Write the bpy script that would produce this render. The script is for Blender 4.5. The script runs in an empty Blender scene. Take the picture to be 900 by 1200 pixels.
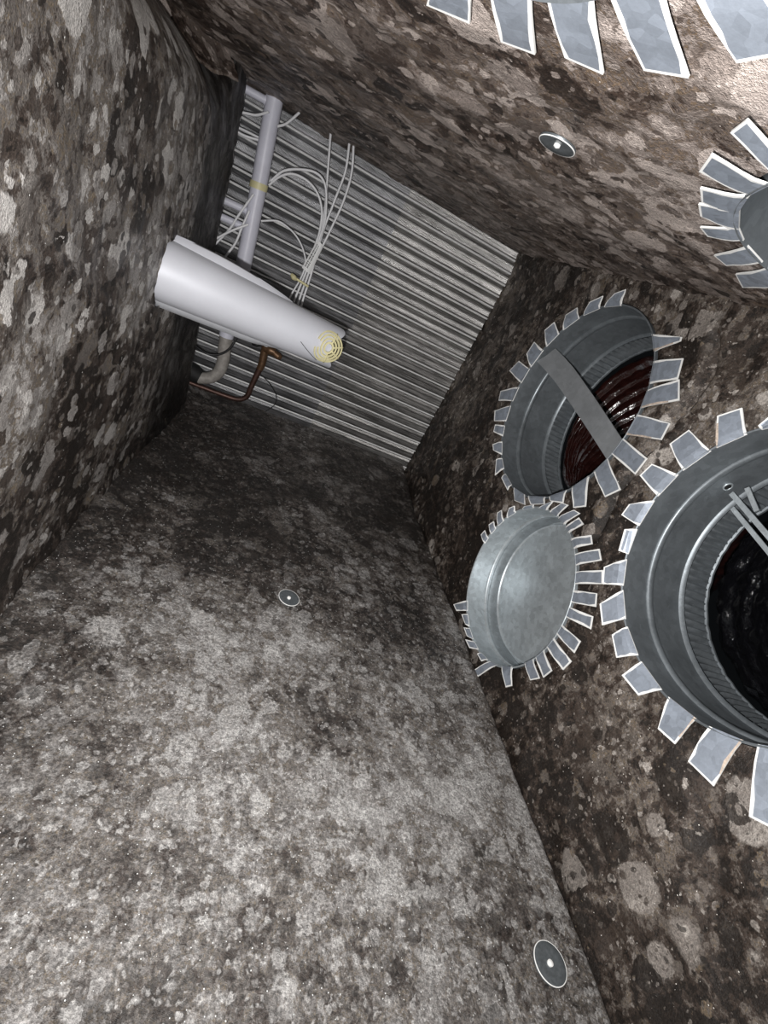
import bpy, bmesh, math, random
from mathutils import Vector, Matrix, noise

random.seed(7)
scene = bpy.context.scene
col = scene.collection

# ------------------------------------------------------------------ camera
CAM = Vector((0.0, 0.0, 0.40))
F_PX = 580.0
c_right = Vector((0.8878, -0.1515, 0.4346))
c_down = Vector((0.2997, -0.5265, -0.7956))
c_fwd = Vector((0.3493, 0.8366, -0.4220))
cam_data = bpy.data.cameras.new('camera')
cam = bpy.data.objects.new('camera', cam_data)
col.objects.link(cam)
cam_data.sensor_fit = 'VERTICAL'
cam_data.sensor_height = 36.0
cam_data.lens = 36.0 * F_PX / 1200.0
cam_data.clip_start = 0.005
cam_data.clip_end = 50
_m = Matrix((c_right, -c_down, -c_fwd)).transposed().to_4x4()
_m.translation = CAM
cam.matrix_world = _m
scene.camera = cam

# ------------------------------------------------------------------ world, light, exposure
world = bpy.data.worlds.new('world')
scene.world = world
world.use_nodes = True
world.node_tree.nodes['Background'].inputs[0].default_value = (0.8, 0.9, 1.0, 1)
world.node_tree.nodes['Background'].inputs[1].default_value = 0.004

ld = bpy.data.lights.new('phone_flash', 'AREA')
ld.shape = 'DISK'
ld.size = 0.008
ld.energy = 5.0
ld.color = (1.0, 0.985, 0.97)
flash = bpy.data.objects.new('phone_flash', ld)
col.objects.link(flash)
_lm = _m.copy()
_lm.translation = _m @ Vector((-0.014, -0.020, 0.0))
flash.matrix_world = _lm

scene.view_settings.view_transform = 'Standard'
scene.view_settings.look = 'None'
scene.view_settings.gamma = 1.0
scene.view_settings.exposure = 0.0
scene.view_settings.use_curve_mapping = False

XR = 0.4177       # right wall
ZC = 0.506        # ceiling
YC = 1.03         # coil face


# ------------------------------------------------------------------ node helpers
class NT:
    def __init__(self, name):
        self.m = bpy.data.materials.new(name)
        self.m.use_nodes = True
        self.t = self.m.node_tree
        self.b = self.t.nodes['Principled BSDF']

    def n(self, typ, **kw):
        nd = self.t.nodes.new(typ)
        for k, v in kw.items():
            setattr(nd, k, v)
        return nd

    def set(self, sock, v):
        if isinstance(v, bpy.types.NodeSocket):
            self.t.links.new(v, sock)
        else:
            sock.default_value = v

    def math(self, op, a, b=0.0, clamp=False):
        nd = self.n('ShaderNodeMath', operation=op, use_clamp=clamp)
        self.set(nd.inputs[0], a)
        self.set(nd.inputs[1], b)
        return nd.outputs[0]

    def vmath(self, op, a, b):
        nd = self.n('ShaderNodeVectorMath', operation=op)
        self.set(nd.inputs[0], a)
        if op == 'SCALE':
            self.set(nd.inputs['Scale'], b)
        else:
            self.set(nd.inputs[1], b)
        return nd.outputs[0]

    def noise(self, vec, scale, detail=2.0, rough=0.5):
        nd = self.n('ShaderNodeTexNoise')
        self.set(nd.inputs['Vector'], vec)
        nd.inputs['Scale'].default_value = scale
        nd.inputs['Detail'].default_value = detail
        nd.inputs['Roughness'].default_value = rough
        return nd

    def voronoi(self, vec, scale, feature='F1'):
        nd = self.n('ShaderNodeTexVoronoi', feature=feature)
        self.set(nd.inputs['Vector'], vec)
        nd.inputs['Scale'].default_value = scale
        return nd

    def mix(self, fac, a, b, mode='MIX'):
        nd = self.n('ShaderNodeMix', data_type='RGBA', blend_type=mode)
        self.set(nd.inputs[0], fac)
        self.set(nd.inputs[6], a)
        self.set(nd.inputs[7], b)
        return nd.outputs[2]

    def ramp(self, fac, stops, interp='LINEAR'):
        nd = self.n('ShaderNodeValToRGB')
        cr = nd.color_ramp
        cr.interpolation = interp
        while len(cr.elements) < len(stops):
            cr.elements.new(0.5)
        for e, (p, c) in zip(cr.elements, stops):
            e.position = p
            e.color = c if len(c) == 4 else (*c, 1)
        self.set(nd.inputs[0], fac)
        return nd.outputs[0]

    def map(self, v, a, b, c, d, smooth=False):
        nd = self.n('ShaderNodeMapRange', interpolation_type='SMOOTHSTEP' if smooth else 'LINEAR')
        self.set(nd.inputs['Value'], v)
        nd.inputs['From Min'].default_value = a
        nd.inputs['From Max'].default_value = b
        nd.inputs['To Min'].default_value = c
        nd.inputs['To Max'].default_value = d
        return nd.outputs['Result']

    def bump(self, h, strength, dist, normal=None):
        nd = self.n('ShaderNodeBump')
        nd.inputs['Strength'].default_value = strength
        nd.inputs['Distance'].default_value = dist
        self.set(nd.inputs['Height'], h)
        if normal is not None:
            self.set(nd.inputs['Normal'], normal)
        return nd.outputs['Normal']


DARK = (0.017, 0.0135, 0.0115)
BROWN = (0.048, 0.037, 0.031)
MID = (0.125, 0.111, 0.101)
GREY = (0.245, 0.228, 0.216)
PALE = (0.44, 0.42, 0.402)
TAN = (0.150, 0.116, 0.078)


def liner_material(name, size=1.0, pale=0.0, seed=0.0, glint=1.0, tint=(1, 1, 1), soft=0.06, layers=None, stain_shade=None, dim=None, relief=0.55, glint_flecks=0.3, mottle=0.28, grain=0.0):
    """fibrous duct liner grown over with round overlapping mould colonies.
    layers: (cells per metre, colony radius, opacity); stain: (axis, from, to, pale at from, pale at to)"""
    k = NT(name)
    geo = k.n('ShaderNodeNewGeometry').outputs['Position']
    s3 = k.n('ShaderNodeSeparateXYZ')
    k.t.links.new(geo, s3.inputs[0])
    p0 = k.vmath('ADD', geo, (seed, seed * 0.7, -seed))
    w1 = k.noise(p0, 55 / size, 3, 0.6)
    w2 = k.noise(p0, 260 / size, 2, 0.6)
    d1 = k.vmath('SCALE', k.vmath('SUBTRACT', w1.outputs['Color'], (0.5, 0.5, 0.5)), 0.009 * size)
    d2 = k.vmath('SCALE', k.vmath('SUBTRACT', w2.outputs['Color'], (0.5, 0.5, 0.5)), 0.0042 * size)
    p = k.vmath('ADD', k.vmath('ADD', p0, d1), d2)
    broad = k.noise(p0, 8.0, 3, 0.55).outputs['Fac']
    bias = k.map(broad, 0.30, 0.70, pale - 0.30, pale + 0.30)
    for (axis, a, b, va, vb) in (stain_shade or ()):
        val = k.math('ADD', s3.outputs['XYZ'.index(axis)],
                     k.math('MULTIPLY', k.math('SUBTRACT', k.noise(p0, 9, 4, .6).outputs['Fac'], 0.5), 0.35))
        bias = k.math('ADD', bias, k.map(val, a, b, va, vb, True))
    tones = [(0.0, DARK), (0.22, DARK), (0.30, BROWN), (0.40, BROWN), (0.47, MID), (0.56, MID), (0.585, TAN), (0.62, MID), (0.70, GREY), (0.82, GREY), (0.92, PALE)]
    g = k.noise(p, 85 / size, 4, 0.68).outputs['Fac']
    c = k.ramp(k.math('ADD', k.map(g, 0.25, 0.75, 0.0, 0.85), k.math('MULTIPLY', bias, 0.8)), tones)
    layers = layers or [(30, 0.62, 0.85), (48, 0.60, 0.85), (75, 0.58, 0.85), (130, 0.52, 0.75), (230, 0.45, 0.6)]
    for i, (sc, rad, amt) in enumerate(layers):
        off = 3.1 * i + 0.4 * i * i
        v = k.voronoi(k.vmath('ADD', p, (off, off * .31, off * .57)), sc / size)
        sep = k.n('ShaderNodeSeparateColor')
        k.t.links.new(v.outputs['Color'], sep.inputs[0])
        thr = k.math('MULTIPLY', sep.outputs[1], rad)
        m = k.map(k.math('SUBTRACT', thr, v.outputs['Distance']), 0.0, soft, 0.0, 1.0, True)
        sel = k.math('ADD', sep.outputs[0], bias)
        # each colony mottled inside
        sel = k.math('ADD', sel, k.math('MULTIPLY', k.math('SUBTRACT', w2.outputs['Fac'], 0.5), mottle))
        c = k.mix(k.math('MULTIPLY', m, amt), c, k.ramp(sel, tones))
    f1 = k.noise(p0, 900, 2, 0.7).outputs['Fac']
    f2 = k.noise(p0, 2200, 1, 0.5).outputs['Fac']
    c = k.mix(1.0, c, k.map(f1, 0.3, 0.7, 0.65, 1.35), 'MULTIPLY')
    if grain:
        gr = k.noise(p0, 420, 3, 0.75).outputs['Fac']
        c = k.mix(1.0, c, k.map(gr, 0.36, 0.64, 1 - grain, 1 + grain), 'MULTIPLY')
    # glass-fibre glints put into the colour as white flecks
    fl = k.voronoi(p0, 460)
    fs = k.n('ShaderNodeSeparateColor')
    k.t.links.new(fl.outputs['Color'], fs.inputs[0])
    fm = k.math('MULTIPLY', k.math('GREATER_THAN', fs.outputs[0], 1 - 0.05 * glint_flecks), k.math('LESS_THAN', fl.outputs['Distance'], 0.20))
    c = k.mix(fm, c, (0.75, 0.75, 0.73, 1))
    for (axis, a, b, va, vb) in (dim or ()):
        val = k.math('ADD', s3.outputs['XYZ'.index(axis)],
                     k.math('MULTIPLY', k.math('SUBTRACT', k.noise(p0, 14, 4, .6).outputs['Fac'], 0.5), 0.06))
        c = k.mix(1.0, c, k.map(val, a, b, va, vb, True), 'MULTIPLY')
    if tint != (1, 1, 1):
        c = k.mix(1.0, c, (*tint, 1), 'MULTIPLY')
    k.t.links.new(c, k.b.inputs['Base Color'])
    h = k.math('ADD', k.math('MULTIPLY', w2.outputs['Fac'], 1.0), k.math('MULTIPLY', f1, 0.35))
    bw = k.n('ShaderNodeRGBToBW')
    k.t.links.new(c, bw.inputs[0])
    h = k.math('ADD', h, k.math('MULTIPLY', bw.outputs[0], 1.2))
    nrm = k.bump(h, relief, 0.0016)
    nrm = k.bump(f2, min(1.0, 0.75 * glint), 0.0006, nrm)
    k.t.links.new(nrm, k.b.inputs['Normal'])
    wet = k.noise(p0, 22, 3, .6).outputs['Fac']
    k.t.links.new(k.map(wet, 0.4, 0.65, 0.58, 0.30), k.b.inputs['Roughness'])
    k.b.inputs['Specular IOR Level'].default_value = 0.4 * glint
    return k.m


def metal_material(name, base=(0.50, 0.54, 0.58), rough=0.42, metallic=0.75, spangle=0.25, scratch=0.2, scale=1.0):
    k = NT(name)
    tc = k.n('ShaderNodeTexCoord').outputs['Object']
    v = k.voronoi(tc, 160 * scale)
    sep = k.n('ShaderNodeSeparateColor')
    k.t.links.new(v.outputs['Color'], sep.inputs[0])
    n1 = k.noise(tc, 420, 3, .7).outputs['Fac']
    n2 = k.noise(tc, 30, 4, .65).outputs['Fac']
    f = k.math('ADD', k.math('MULTIPLY', sep.outputs[0], spangle), k.math('MULTIPLY', n1, spangle * 1.2))
    f = k.math('ADD', f, k.math('MULTIPLY', n2, scratch * 1.6))
    mul = k.map(f, 0.0, spangle * 1.6 + scratch * 1.2, 0.55, 1.15)
    c = k.mix(1.0, (*base, 1), mul, 'MULTIPLY')
    k.t.links.new(c, k.b.inputs['Base Color'])
    k.b.inputs['Metallic'].default_value = metallic
    k.t.links.new(k.map(n2, 0.3, 0.7, rough - .08, rough + .12), k.b.inputs['Roughness'])
    k.t.links.new(k.bump(n1, 0.12, 0.0006), k.b.inputs['Normal'])
    return k.m


def simple(name, color, rough=0.5, metallic=0.0, spec=0.5, var=0.15, scale=60, bump=0.0, coat=0.0):
    k = NT(name)
    tc = k.n('ShaderNodeTexCoord').outputs['Object']
    n1 = k.noise(tc, scale, 4, .6).outputs['Fac']
    c = k.mix(1.0, (*color, 1), k.map(n1, .25, .75, 1 - var, 1 + var), 'MULTIPLY')
    k.t.links.new(c, k.b.inputs['Base Color'])
    k.b.inputs['Roughness'].default_value = rough
    k.b.inputs['Metallic'].default_value = metallic
    k.b.inputs['Specular IOR Level'].default_value = spec
    k.b.inputs['Coat Weight'].default_value = coat
    if bump:
        k.t.links.new(k.bump(n1, bump, 0.002), k.b.inputs['Normal'])
    return k.m


M = {}
M['floor'] = liner_material('mould_speckled_floor_liner', pale=0.0, seed=1.7, glint=1.5, soft=0.22, glint_flecks=1.8, mottle=0.8, grain=0.5, tint=(0.97, 0.985, 1.0),
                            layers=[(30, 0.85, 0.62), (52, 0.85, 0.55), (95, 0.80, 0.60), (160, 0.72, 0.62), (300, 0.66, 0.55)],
                            stain_shade=[('Y', 0.22, 0.66, 0.25, -0.15), ('X', -0.10, 0.06, -0.14, 0.0), ('Y', 0.06, 0.22, -0.13, 0.0)])  # last entry paints the flash fall-off along the near edge
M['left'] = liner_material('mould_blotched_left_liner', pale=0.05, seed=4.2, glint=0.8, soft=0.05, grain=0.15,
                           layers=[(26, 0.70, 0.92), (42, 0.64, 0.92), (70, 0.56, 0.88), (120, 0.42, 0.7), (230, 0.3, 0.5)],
                           stain_shade=[('Z', 0.12, 0.26, -0.14, 0.05)], dim=[('Y', 0.69, 0.735, 1.0, 0.28)])
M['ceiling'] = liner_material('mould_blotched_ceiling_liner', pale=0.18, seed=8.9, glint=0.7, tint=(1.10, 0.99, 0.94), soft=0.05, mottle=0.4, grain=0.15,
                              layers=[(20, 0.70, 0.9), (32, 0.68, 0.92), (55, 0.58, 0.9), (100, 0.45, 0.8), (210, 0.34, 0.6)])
M['right'] = liner_material('mould_darkened_right_liner', pale=-0.03, seed=13.3, tint=(1.02, 0.97, 0.92), soft=0.07, glint_flecks=0.5, grain=0.3,
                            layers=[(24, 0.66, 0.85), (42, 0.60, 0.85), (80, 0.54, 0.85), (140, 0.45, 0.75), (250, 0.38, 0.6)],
                            stain_shade=[('Z', 0.02, 0.20, -0.20, 0.0)])
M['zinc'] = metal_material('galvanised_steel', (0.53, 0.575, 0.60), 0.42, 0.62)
M['sleeve'] = metal_material('shaded_galvanised_sleeve', (0.25, 0.275, 0.295), 0.42, 0.6, 0.15, 0.2)  # same zinc as the capped collar, its shade put into a darker base
M['tab'] = metal_material('galvanised_tab', (0.43, 0.48, 0.56), 0.42, 0.55, 0.35, 0.2)
M['edge'] = simple('lit_bare_cut_edge', (0.92, 0.92, 0.90), 0.45, 0.0, var=.05)  # lit borders and halo of the cut edges painted near-white
M['rust'] = simple('rusty_cut_edge', (0.66, 0.55, 0.46), 0.6, 0.2, var=.4, scale=300)
M['strap'] = metal_material('dull_strap_steel', (0.40, 0.42, 0.44), 0.42, 0.5, 0.12, 0.35)
M['red_film'] = simple('dark_red_duct_film', (0.022, 0.007, 0.006), 0.16, 0.0, 0.8, .5, 90, 0.6, 0.5)
M['black_film'] = simple('black_duct_film', (0.004, 0.004, 0.005), 0.16, 0.0, 0.7, .4, 150, 1.0, 0.3)
M['black'] = simple('matt_black', (0.006, 0.006, 0.006), 0.7, var=.3)
M['slate'] = simple('dark_slate_plastic', (0.012, 0.014, 0.017), 0.45, var=.3)
M['rubber'] = simple('black_rubber', (0.010, 0.010, 0.011), 0.45, var=.3)
M['white'] = simple('white_plastic', (0.60, 0.61, 0.66), 0.42, 0.12, 0.9, .05, 20)
M['white_dull'] = simple('dull_white_plastic', (0.50, 0.51, 0.54), 0.5, 0.0, 0.4, .1, 50)
M['pole'] = simple('white_painted_pipe', (0.60, 0.60, 0.68), 0.42, 0.0, 0.45, .08, 40)
M['pole_grey'] = simple('grey_grimy_pipe', (0.30, 0.28, 0.26), 0.5, 0.1, 0.4, .35, 90)
M['cable'] = simple('white_cable_sheath', (0.72, 0.72, 0.74), 0.4, 0.0, 0.5, .06)
M['yellow'] = simple('yellowed_plastic', (0.62, 0.57, 0.33), 0.45, 0.0, 0.4, .12)
M['copper'] = simple('tarnished_copper', (0.15, 0.085, 0.045), 0.42, 0.6, 0.5, .55, 110, 0.2)
M['copper_dark'] = simple('darkened_copper', (0.075, 0.040, 0.032), 0.45, 0.6, 0.5, .5, 90, 0.2)
M['foil'] = simple('crumpled_foil', (0.62, 0.62, 0.62), 0.3, 0.9, var=.2, scale=200, bump=0.8)
M['pin'] = simple('smoky_washer_metal', (0.13, 0.145, 0.155), 0.35, 0.4, 0.6, .3, 300)
M['paper'] = simple('white_paper_tag', (0.78, 0.78, 0.78), 0.6, var=.04)
M['casing'] = metal_material('sheet_metal_casing', (0.2, 0.2, 0.2), 0.5, 0.8)


def coil_material(name, base, rough):
    k = NT(name)
    tc = k.n('ShaderNodeTexCoord').outputs['Object']
    geo = k.n('ShaderNodeNewGeometry').outputs['Position']
    oi = k.n('ShaderNodeObjectInfo').outputs['Random']
    st = k.n('ShaderNodeMapping')
    k.t.links.new(geo, st.inputs[0])
    st.inputs['Scale'].default_value = (18, 60, 420)
    streak = k.noise(st.outputs[0], 1.0, 4, .7).outputs['Fac']
    wv = k.n('ShaderNodeTexWave', wave_type='BANDS', bands_direction='X')
    k.t.links.new(tc, wv.inputs['Vector'])
    wv.inputs['Scale'].default_value = 160
    n2 = k.noise(geo, 16, 3, .6).outputs['Fac']
    mul = k.math('MULTIPLY', k.map(streak, .3, .7, .55, 1.35), k.map(n2, .3, .7, .7, 1.25))
    mul = k.math('MULTIPLY', mul, k.map(oi, 0, 1, .82, 1.12))
    c = k.mix(1.0, (*base, 1), mul, 'MULTIPLY')
    k.t.links.new(c, k.b.inputs['Base Color'])
    k.b.inputs['Metallic'].default_value = 0.9
    k.t.links.new(k.map(streak, .3, .7, rough - .08, rough + .12), k.b.inputs['Roughness'])
    nrm = k.bump(wv.outputs['Fac'], 0.8, 0.0005)
    nrm = k.bump(streak, 0.25, 0.0008, nrm)
    k.t.links.new(nrm, k.b.inputs['Normal'])
    return k.m


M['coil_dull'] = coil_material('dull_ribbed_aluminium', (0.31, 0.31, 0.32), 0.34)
M['coil_flash_lit'] = coil_material('flash_lit_ribbed_aluminium', (0.42, 0.41, 0.40), 0.30)  # right half: flash reflection put into a lighter base colour
M['coil_lip'] = simple('white_rib_crest', (0.95, 0.95, 0.95), 0.35, 0.0, var=.15, scale=200)  # crests coloured near-white


# ------------------------------------------------------------------ object helpers
def link(name, mesh, mats, parent=None, sharp=None):
    o = bpy.data.objects.new(name, mesh)
    for m in (mats if isinstance(mats, (list, tuple)) else [mats]):
        mesh.materials.append(m)
    col.objects.link(o)
    if parent is not None:
        o.parent = parent
    return o


def mesh_from(name, verts, faces, smooth=True, sharp=None):
    me = bpy.data.meshes.new(name)
    me.from_pydata([tuple(v) for v in verts], [], faces)
    me.validate()
    if smooth:
        me.polygons.foreach_set('use_smooth', [True] * len(me.polygons))
        if sharp:
            me.set_sharp_from_angle(angle=math.radians(sharp))
    me.update()
    return me


def tag(o, label, cat, group=None):
    o['label'] = label
    o['category'] = cat
    if group:
        o['group'] = group
    return o


def empty(name, loc, label, cat, group=None, rot=None):
    o = bpy.data.objects.new(name, None)
    o.empty_display_size = 0.02
    col.objects.link(o)
    mw = (rot.to_4x4() if rot is not None else Matrix.Identity(4))
    mw.translation = Vector(loc)
    o.matrix_world = mw
    return tag(o, label, cat, group)


def sstep(a, b, x):
    t = max(0.0, min(1.0, (x - a) / (b - a)))
    return t * t * (3 - 2 * t)


def fbm(x, y, z, s):
    v = Vector((x * s, y * s, z * s))
    return noise.noise(v) + 0.5 * noise.noise(v * 2.1) + 0.25 * noise.noise(v * 4.3)


def grid(name, us, vs, func, mat, skip=None, flip=False):
    """surface over parameters us x vs; skip(u,v) leaves faces out"""
    nu, nv = len(us), len(vs)
    verts = [func(u, v) for u in us for v in vs]
    faces = []
    for i in range(nu - 1):
        for j in range(nv - 1):
            if skip and skip((us[i] + us[i + 1]) / 2, (vs[j] + vs[j + 1]) / 2):
                continue
            a = i * nv + j
            q = (a, a + nv, a + nv + 1, a + 1)
            faces.append(q[::-1] if flip else q)
    used = sorted({k for f in faces for k in f})
    idx = {k: n for n, k in enumerate(used)}
    me = mesh_from(name, [verts[k] for k in used], [tuple(idx[k] for k in f) for f in faces])
    o = link(name, me, mat)
    o['kind'] = 'structure'
    return o


def frange(a, b, n):
    return [a + (b - a) * i / (n - 1) for i in range(n)]


def catmull(pts, n=8):
    pts = [Vector(p) for p in pts]
    if len(pts) < 3:
        return pts
    P = [pts[0] * 2 - pts[1]] + pts + [pts[-1] * 2 - pts[-2]]
    out = []
    for i in range(1, len(P) - 2):
        for k in range(n):
            t = k / n
            a, b, c, d = P[i - 1], P[i], P[i + 1], P[i + 2]
            out.append(0.5 * ((2 * b) + (c - a) * t + (2 * a - 5 * b + 4 * c - d) * t * t + (3 * b - a - 3 * c + d) * t ** 3))
    out.append(pts[-1])
    return out


def tube_data(path, rad, seg=10, caps=True):
    """verts and faces of a round tube along a path; rad is a number or one per point"""
    path = [Vector(p) for p in path]
    R = rad if isinstance(rad, (list, tuple)) else [rad] * len(path)
    verts, faces = [], []
    t0 = (path[1] - path[0]).normalized()
    nrm = t0.orthogonal().normalized()
    for i, p in enumerate(path):
        t = (path[min(i + 1, len(path) - 1)] - path[max(i - 1, 0)]).normalized()
        nrm = (nrm - t * nrm.dot(t)).normalized()
        bn = t.cross(nrm)
        for k in range(seg):
            a = 2 * math.pi * k / seg
            verts.append(p + (nrm * math.cos(a) + bn * math.sin(a)) * R[i])
    for i in range(len(path) - 1):
        for k in range(seg):
            a, b = i * seg + k, i * seg + (k + 1) % seg
            faces.append((a, b, b + seg, a + seg))
    if caps:
        faces.append(tuple(range(seg))[::-1])
        faces.append(tuple(range((len(path) - 1) * seg, len(path) * seg)))
    return verts, faces


def tube(name, path, rad, mat, parent=None, seg=10, smooth_n=8):
    pts = catmull(path, smooth_n) if smooth_n else path
    if isinstance(rad, (list, tuple)) and smooth_n:
        rr = []
        for i in range(len(rad) - 1):
            rr += [rad[i] + (rad[i + 1] - rad[i]) * k / smooth_n for k in range(smooth_n)]
        rad = rr + [rad[-1]]
        if len(path) < 3:
            rad = [rad[0], rad[-1]]
    v, f = tube_data(pts, rad, seg)
    return link(name, mesh_from(name, v, f, True, 50), mat, parent)


def lathe(name, prof, mat, parent, seg=96, wave=None, sharp=40, close=None):
    """profile of (radius, depth) turned about local z; wave(i, angle) changes the radius"""
    verts, faces = [], []
    for i, (r, z) in enumerate(prof):
        for k in range(seg):
            a = 2 * math.pi * k / seg
            rr = r + (wave(i, a) if wave else 0.0)
            verts.append((rr * math.cos(a), rr * math.sin(a), z))
    for i in range(len(prof) - 1):
        for k in range(seg):
            a, b = i * seg + k, i * seg + (k + 1) % seg
            faces.append((a, b, b + seg, a + seg))
    if close == 'end':
        faces.append(tuple(range((len(prof) - 1) * seg, len(prof) * seg)))
    return link(name, mesh_from(name, verts, faces, True, sharp), mat, parent)


def box_data(c, sx, sy, sz):
    x, y, z = c
    v = [(x + i * sx / 2, y + j * sy / 2, z + k * sz / 2) for i in (-1, 1) for j in (-1, 1) for k in (-1, 1)]
    f = [(0, 1, 3, 2), (4, 6, 7, 5), (0, 4, 5, 1), (2, 3, 7, 6), (0, 2, 6, 4), (1, 5, 7, 3)]
    return v, f


# ------------------------------------------------------------------ collar positions (centre on wall, radius)
C1 = (0.6109, 0.3399, 0.137)      # right wall: y, z
C2 = (0.4757, 0.1199, 0.108)
C3 = (0.2570, 0.3248, 0.1274)
C4 = (0.3071, 0.2064, 0.120)      # ceiling: x, y
C5 = (0.0040, 0.2100, 0.070)
GAP = 0.002


def snap_hole(u, v, holes, cell):
    """push grid points lying just around a hole onto its rim"""
    for (a, b, r) in holes:
        d = math.hypot(u - a, v - b)
        if r - cell * 1.6 < d < r + cell * 0.75:
            s = (r + GAP) / max(d, 1e-6)
            return a + (u - a) * s, b + (v - b) * s, 0.0
    return u, v, None


def rim_fade(u, v, holes):
    f = 1.0
    for (a, b, r) in holes:
        f *= sstep(0.0, 0.05, math.hypot(u - a, v - b) - r)
    return f


# ------------------------------------------------------------------ the setting
def floor_z(x, y):
    z = 0.018 * sstep(0.82, 1.03, y)
    z += 0.0022 * fbm(x, y, 3.3, 26) + 0.0012 * noise.noise(Vector((x * 130, y * 130, 1.0)))
    z += 0.010 * sstep(-0.02, -0.12, x) * sstep(0.3, 0.8, y)
    e = max(0.0, x - 0.4055)
    z -= 85.0 * e * e * (1.0 + 0.5 * noise.noise(Vector((2.0, y * 30, 0))))
    return z


cell = 0.005
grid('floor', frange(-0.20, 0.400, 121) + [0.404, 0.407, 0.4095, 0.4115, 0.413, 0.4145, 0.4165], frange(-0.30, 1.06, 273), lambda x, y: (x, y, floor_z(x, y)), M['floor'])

RH = [C1, C2, C3]


def seg_dist(p, a, b):
    ax, ay = a
    bx, by = b
    dx, dy = bx - ax, by - ay
    t = max(0, min(1, ((p[0] - ax) * dx + (p[1] - ay) * dy) / (dx * dx + dy * dy)))
    return math.hypot(p[0] - ax - dx * t, p[1] - ay - dy * t)


# tear in the right liner between the two large collars (y, z along the wall)
TEAR = [(0.455, 0.475), (0.432, 0.436), (0.432, 0.415), (0.436, 0.388), (0.437, 0.345), (0.432, 0.300), (0.420, 0.245)]


def right_wall(y, z):
    u, v, s = snap_hole(y, z, RH, cell)
    f = rim_fade(y, z, RH)
    d = (0.25 + 0.75 * f) * (0.0045 * fbm(y, z, 7.1, 22) + 0.0022 * abs(noise.noise(Vector((y * 95, z * 95, 4)))))
    t = min(seg_dist((y, z), TEAR[i], TEAR[i + 1]) for i in range(len(TEAR) - 1))
    w = 0.0055 + 0.0025 * noise.noise(Vector((y * 60, z * 60, 9)))
    groove = math.exp(-(t / max(w, 0.003)) ** 2)
    lip = math.exp(-((t - 0.011) / 0.008) ** 2)
    x = XR - 0.001 - d + 0.014 * groove - 0.003 * lip
    # far strip sinks back a little beside the coil
    x += 0.006 * sstep(0.80, 0.95, y)
    x -= 0.010 * sstep(0.45, 0.52, z)
    return (min(x, XR + 0.012), u, v)


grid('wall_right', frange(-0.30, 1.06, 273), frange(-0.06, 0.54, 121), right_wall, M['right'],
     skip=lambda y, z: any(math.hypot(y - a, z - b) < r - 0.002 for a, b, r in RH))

CH = [C4, C5]


def ceiling_pt(x, y):
    u, v, s = snap_hole(x, y, CH, cell)
    f = rim_fade(x, y, CH)
    z = ZC + 0.001 + f * (0.0035 * fbm(x, y, 5.7, 20) + 0.0015 * noise.noise(Vector((x * 110, y * 110, 2))))
    z += 0.012 * sstep(0.9, 1.04, y) * 0
    return (u, v, z)


grid('ceiling', frange(-0.26, 0.44, 141), frange(-0.30, 1.06, 273), ceiling_pt, M['ceiling'],
     skip=lambda x, y: any(math.hypot(x - a, y - b) < r - 0.002 for a, b, r in CH), flip=True)

# cover tube axis, needed by the hole in the left wall
TA = Vector((-0.1400, 0.6112, 0.2806))
TB = Vector((0.1085, 0.6900, 0.2641))


def hole_polar(y, z):
    dy, dz = y - 0.6205, z - 0.2790
    a = math.atan2(dz, dy)
    r = 0.035 + 0.003 * math.sin(3 * a + 1) + 0.0015 * math.sin(9 * a) + 0.012 * math.exp(-((a + 1.15) / 0.35) ** 2)
    return math.hypot(dy, dz), r


def left_wall(y, z):
    zz = max(0.0, min(z, 0.52))
    far = -0.1065 + 0.040 * max(0.0, 1 - zz / 0.5) ** 1.1          # x at y = .93
    near = -0.128 + 0.006 * math.sin(math.pi * zz / 0.5)
    t = (y - 0.30) / 0.63
    x = near + (far - near) * (t ** 1.3 if t > 0 else 0.25 * t)
    x += 0.010 * sstep(0.35, 0.62, y) * sstep(0.86, 0.66, y) * math.sin(math.pi * min(1, zz / 0.5))
    x += 0.0030 * fbm(3.0, y, z, 18) + 0.0012 * noise.noise(Vector((8, y * 120, z * 120)))
    top = min(1.1, max(0.0, z - 0.435) / 0.075)
    x -= 0.085 * top * top * sstep(0.86, 0.74, y) + 0.004 * top * top
    d, r = hole_polar(y, z)
    if r - 0.006 < d < r + 0.004:
        y, z = 0.6205 + (y - 0.6205) * r / d, 0.2790 + (z - 0.2790) * r / d
    bot = max(0.0, 0.02 - z) / 0.02
    x += 0.004 * bot
    return (x, y, z)


def tube_hole(y, z):
    d, r = hole_polar(y, z)
    return d < r - 0.0015


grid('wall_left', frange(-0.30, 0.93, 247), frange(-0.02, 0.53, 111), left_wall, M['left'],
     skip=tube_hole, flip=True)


def end_face(name, y, func, lo, hi, depth, mat):
    vs = frange(lo, hi, 60)
    v = [func(y, z) for z in vs] + [(func(y, z)[0] - depth, y + 0.001, z) for z in vs]
    n = len(vs)
    f = [(i, i + 1, n + i + 1, n + i) for i in range(n - 1)]
    o = link(name, mesh_from(name, v, f), mat)
    o['kind'] = 'structure'


end_face('trim_1', 0.93, left_wall, -0.02, 0.53, 0.10, M['casing'])      # raw end of the left liner
v, f = box_data((0.1, 1.085, 0.25), 0.75, 0.012, 0.62)
o = link('wall_back', mesh_from('wall_back', v, f, False), M['casing'])
o['kind'] = 'structure'

# ------------------------------------------------------------------ evaporator coil face: ribs one by one
coil = empty('evaporator_coil', (0.12, YC, 0.0), 'large ribbed grey aluminium coil face closing the far end of the duct', 'coil')
PITCH = 0.02275
v, f = box_data((0.0, 0.028, 0.262), 0.66, 0.02, 0.54)
link('backing_plate', mesh_from('backing_plate', v, f, False), M['casing'], coil)


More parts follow.
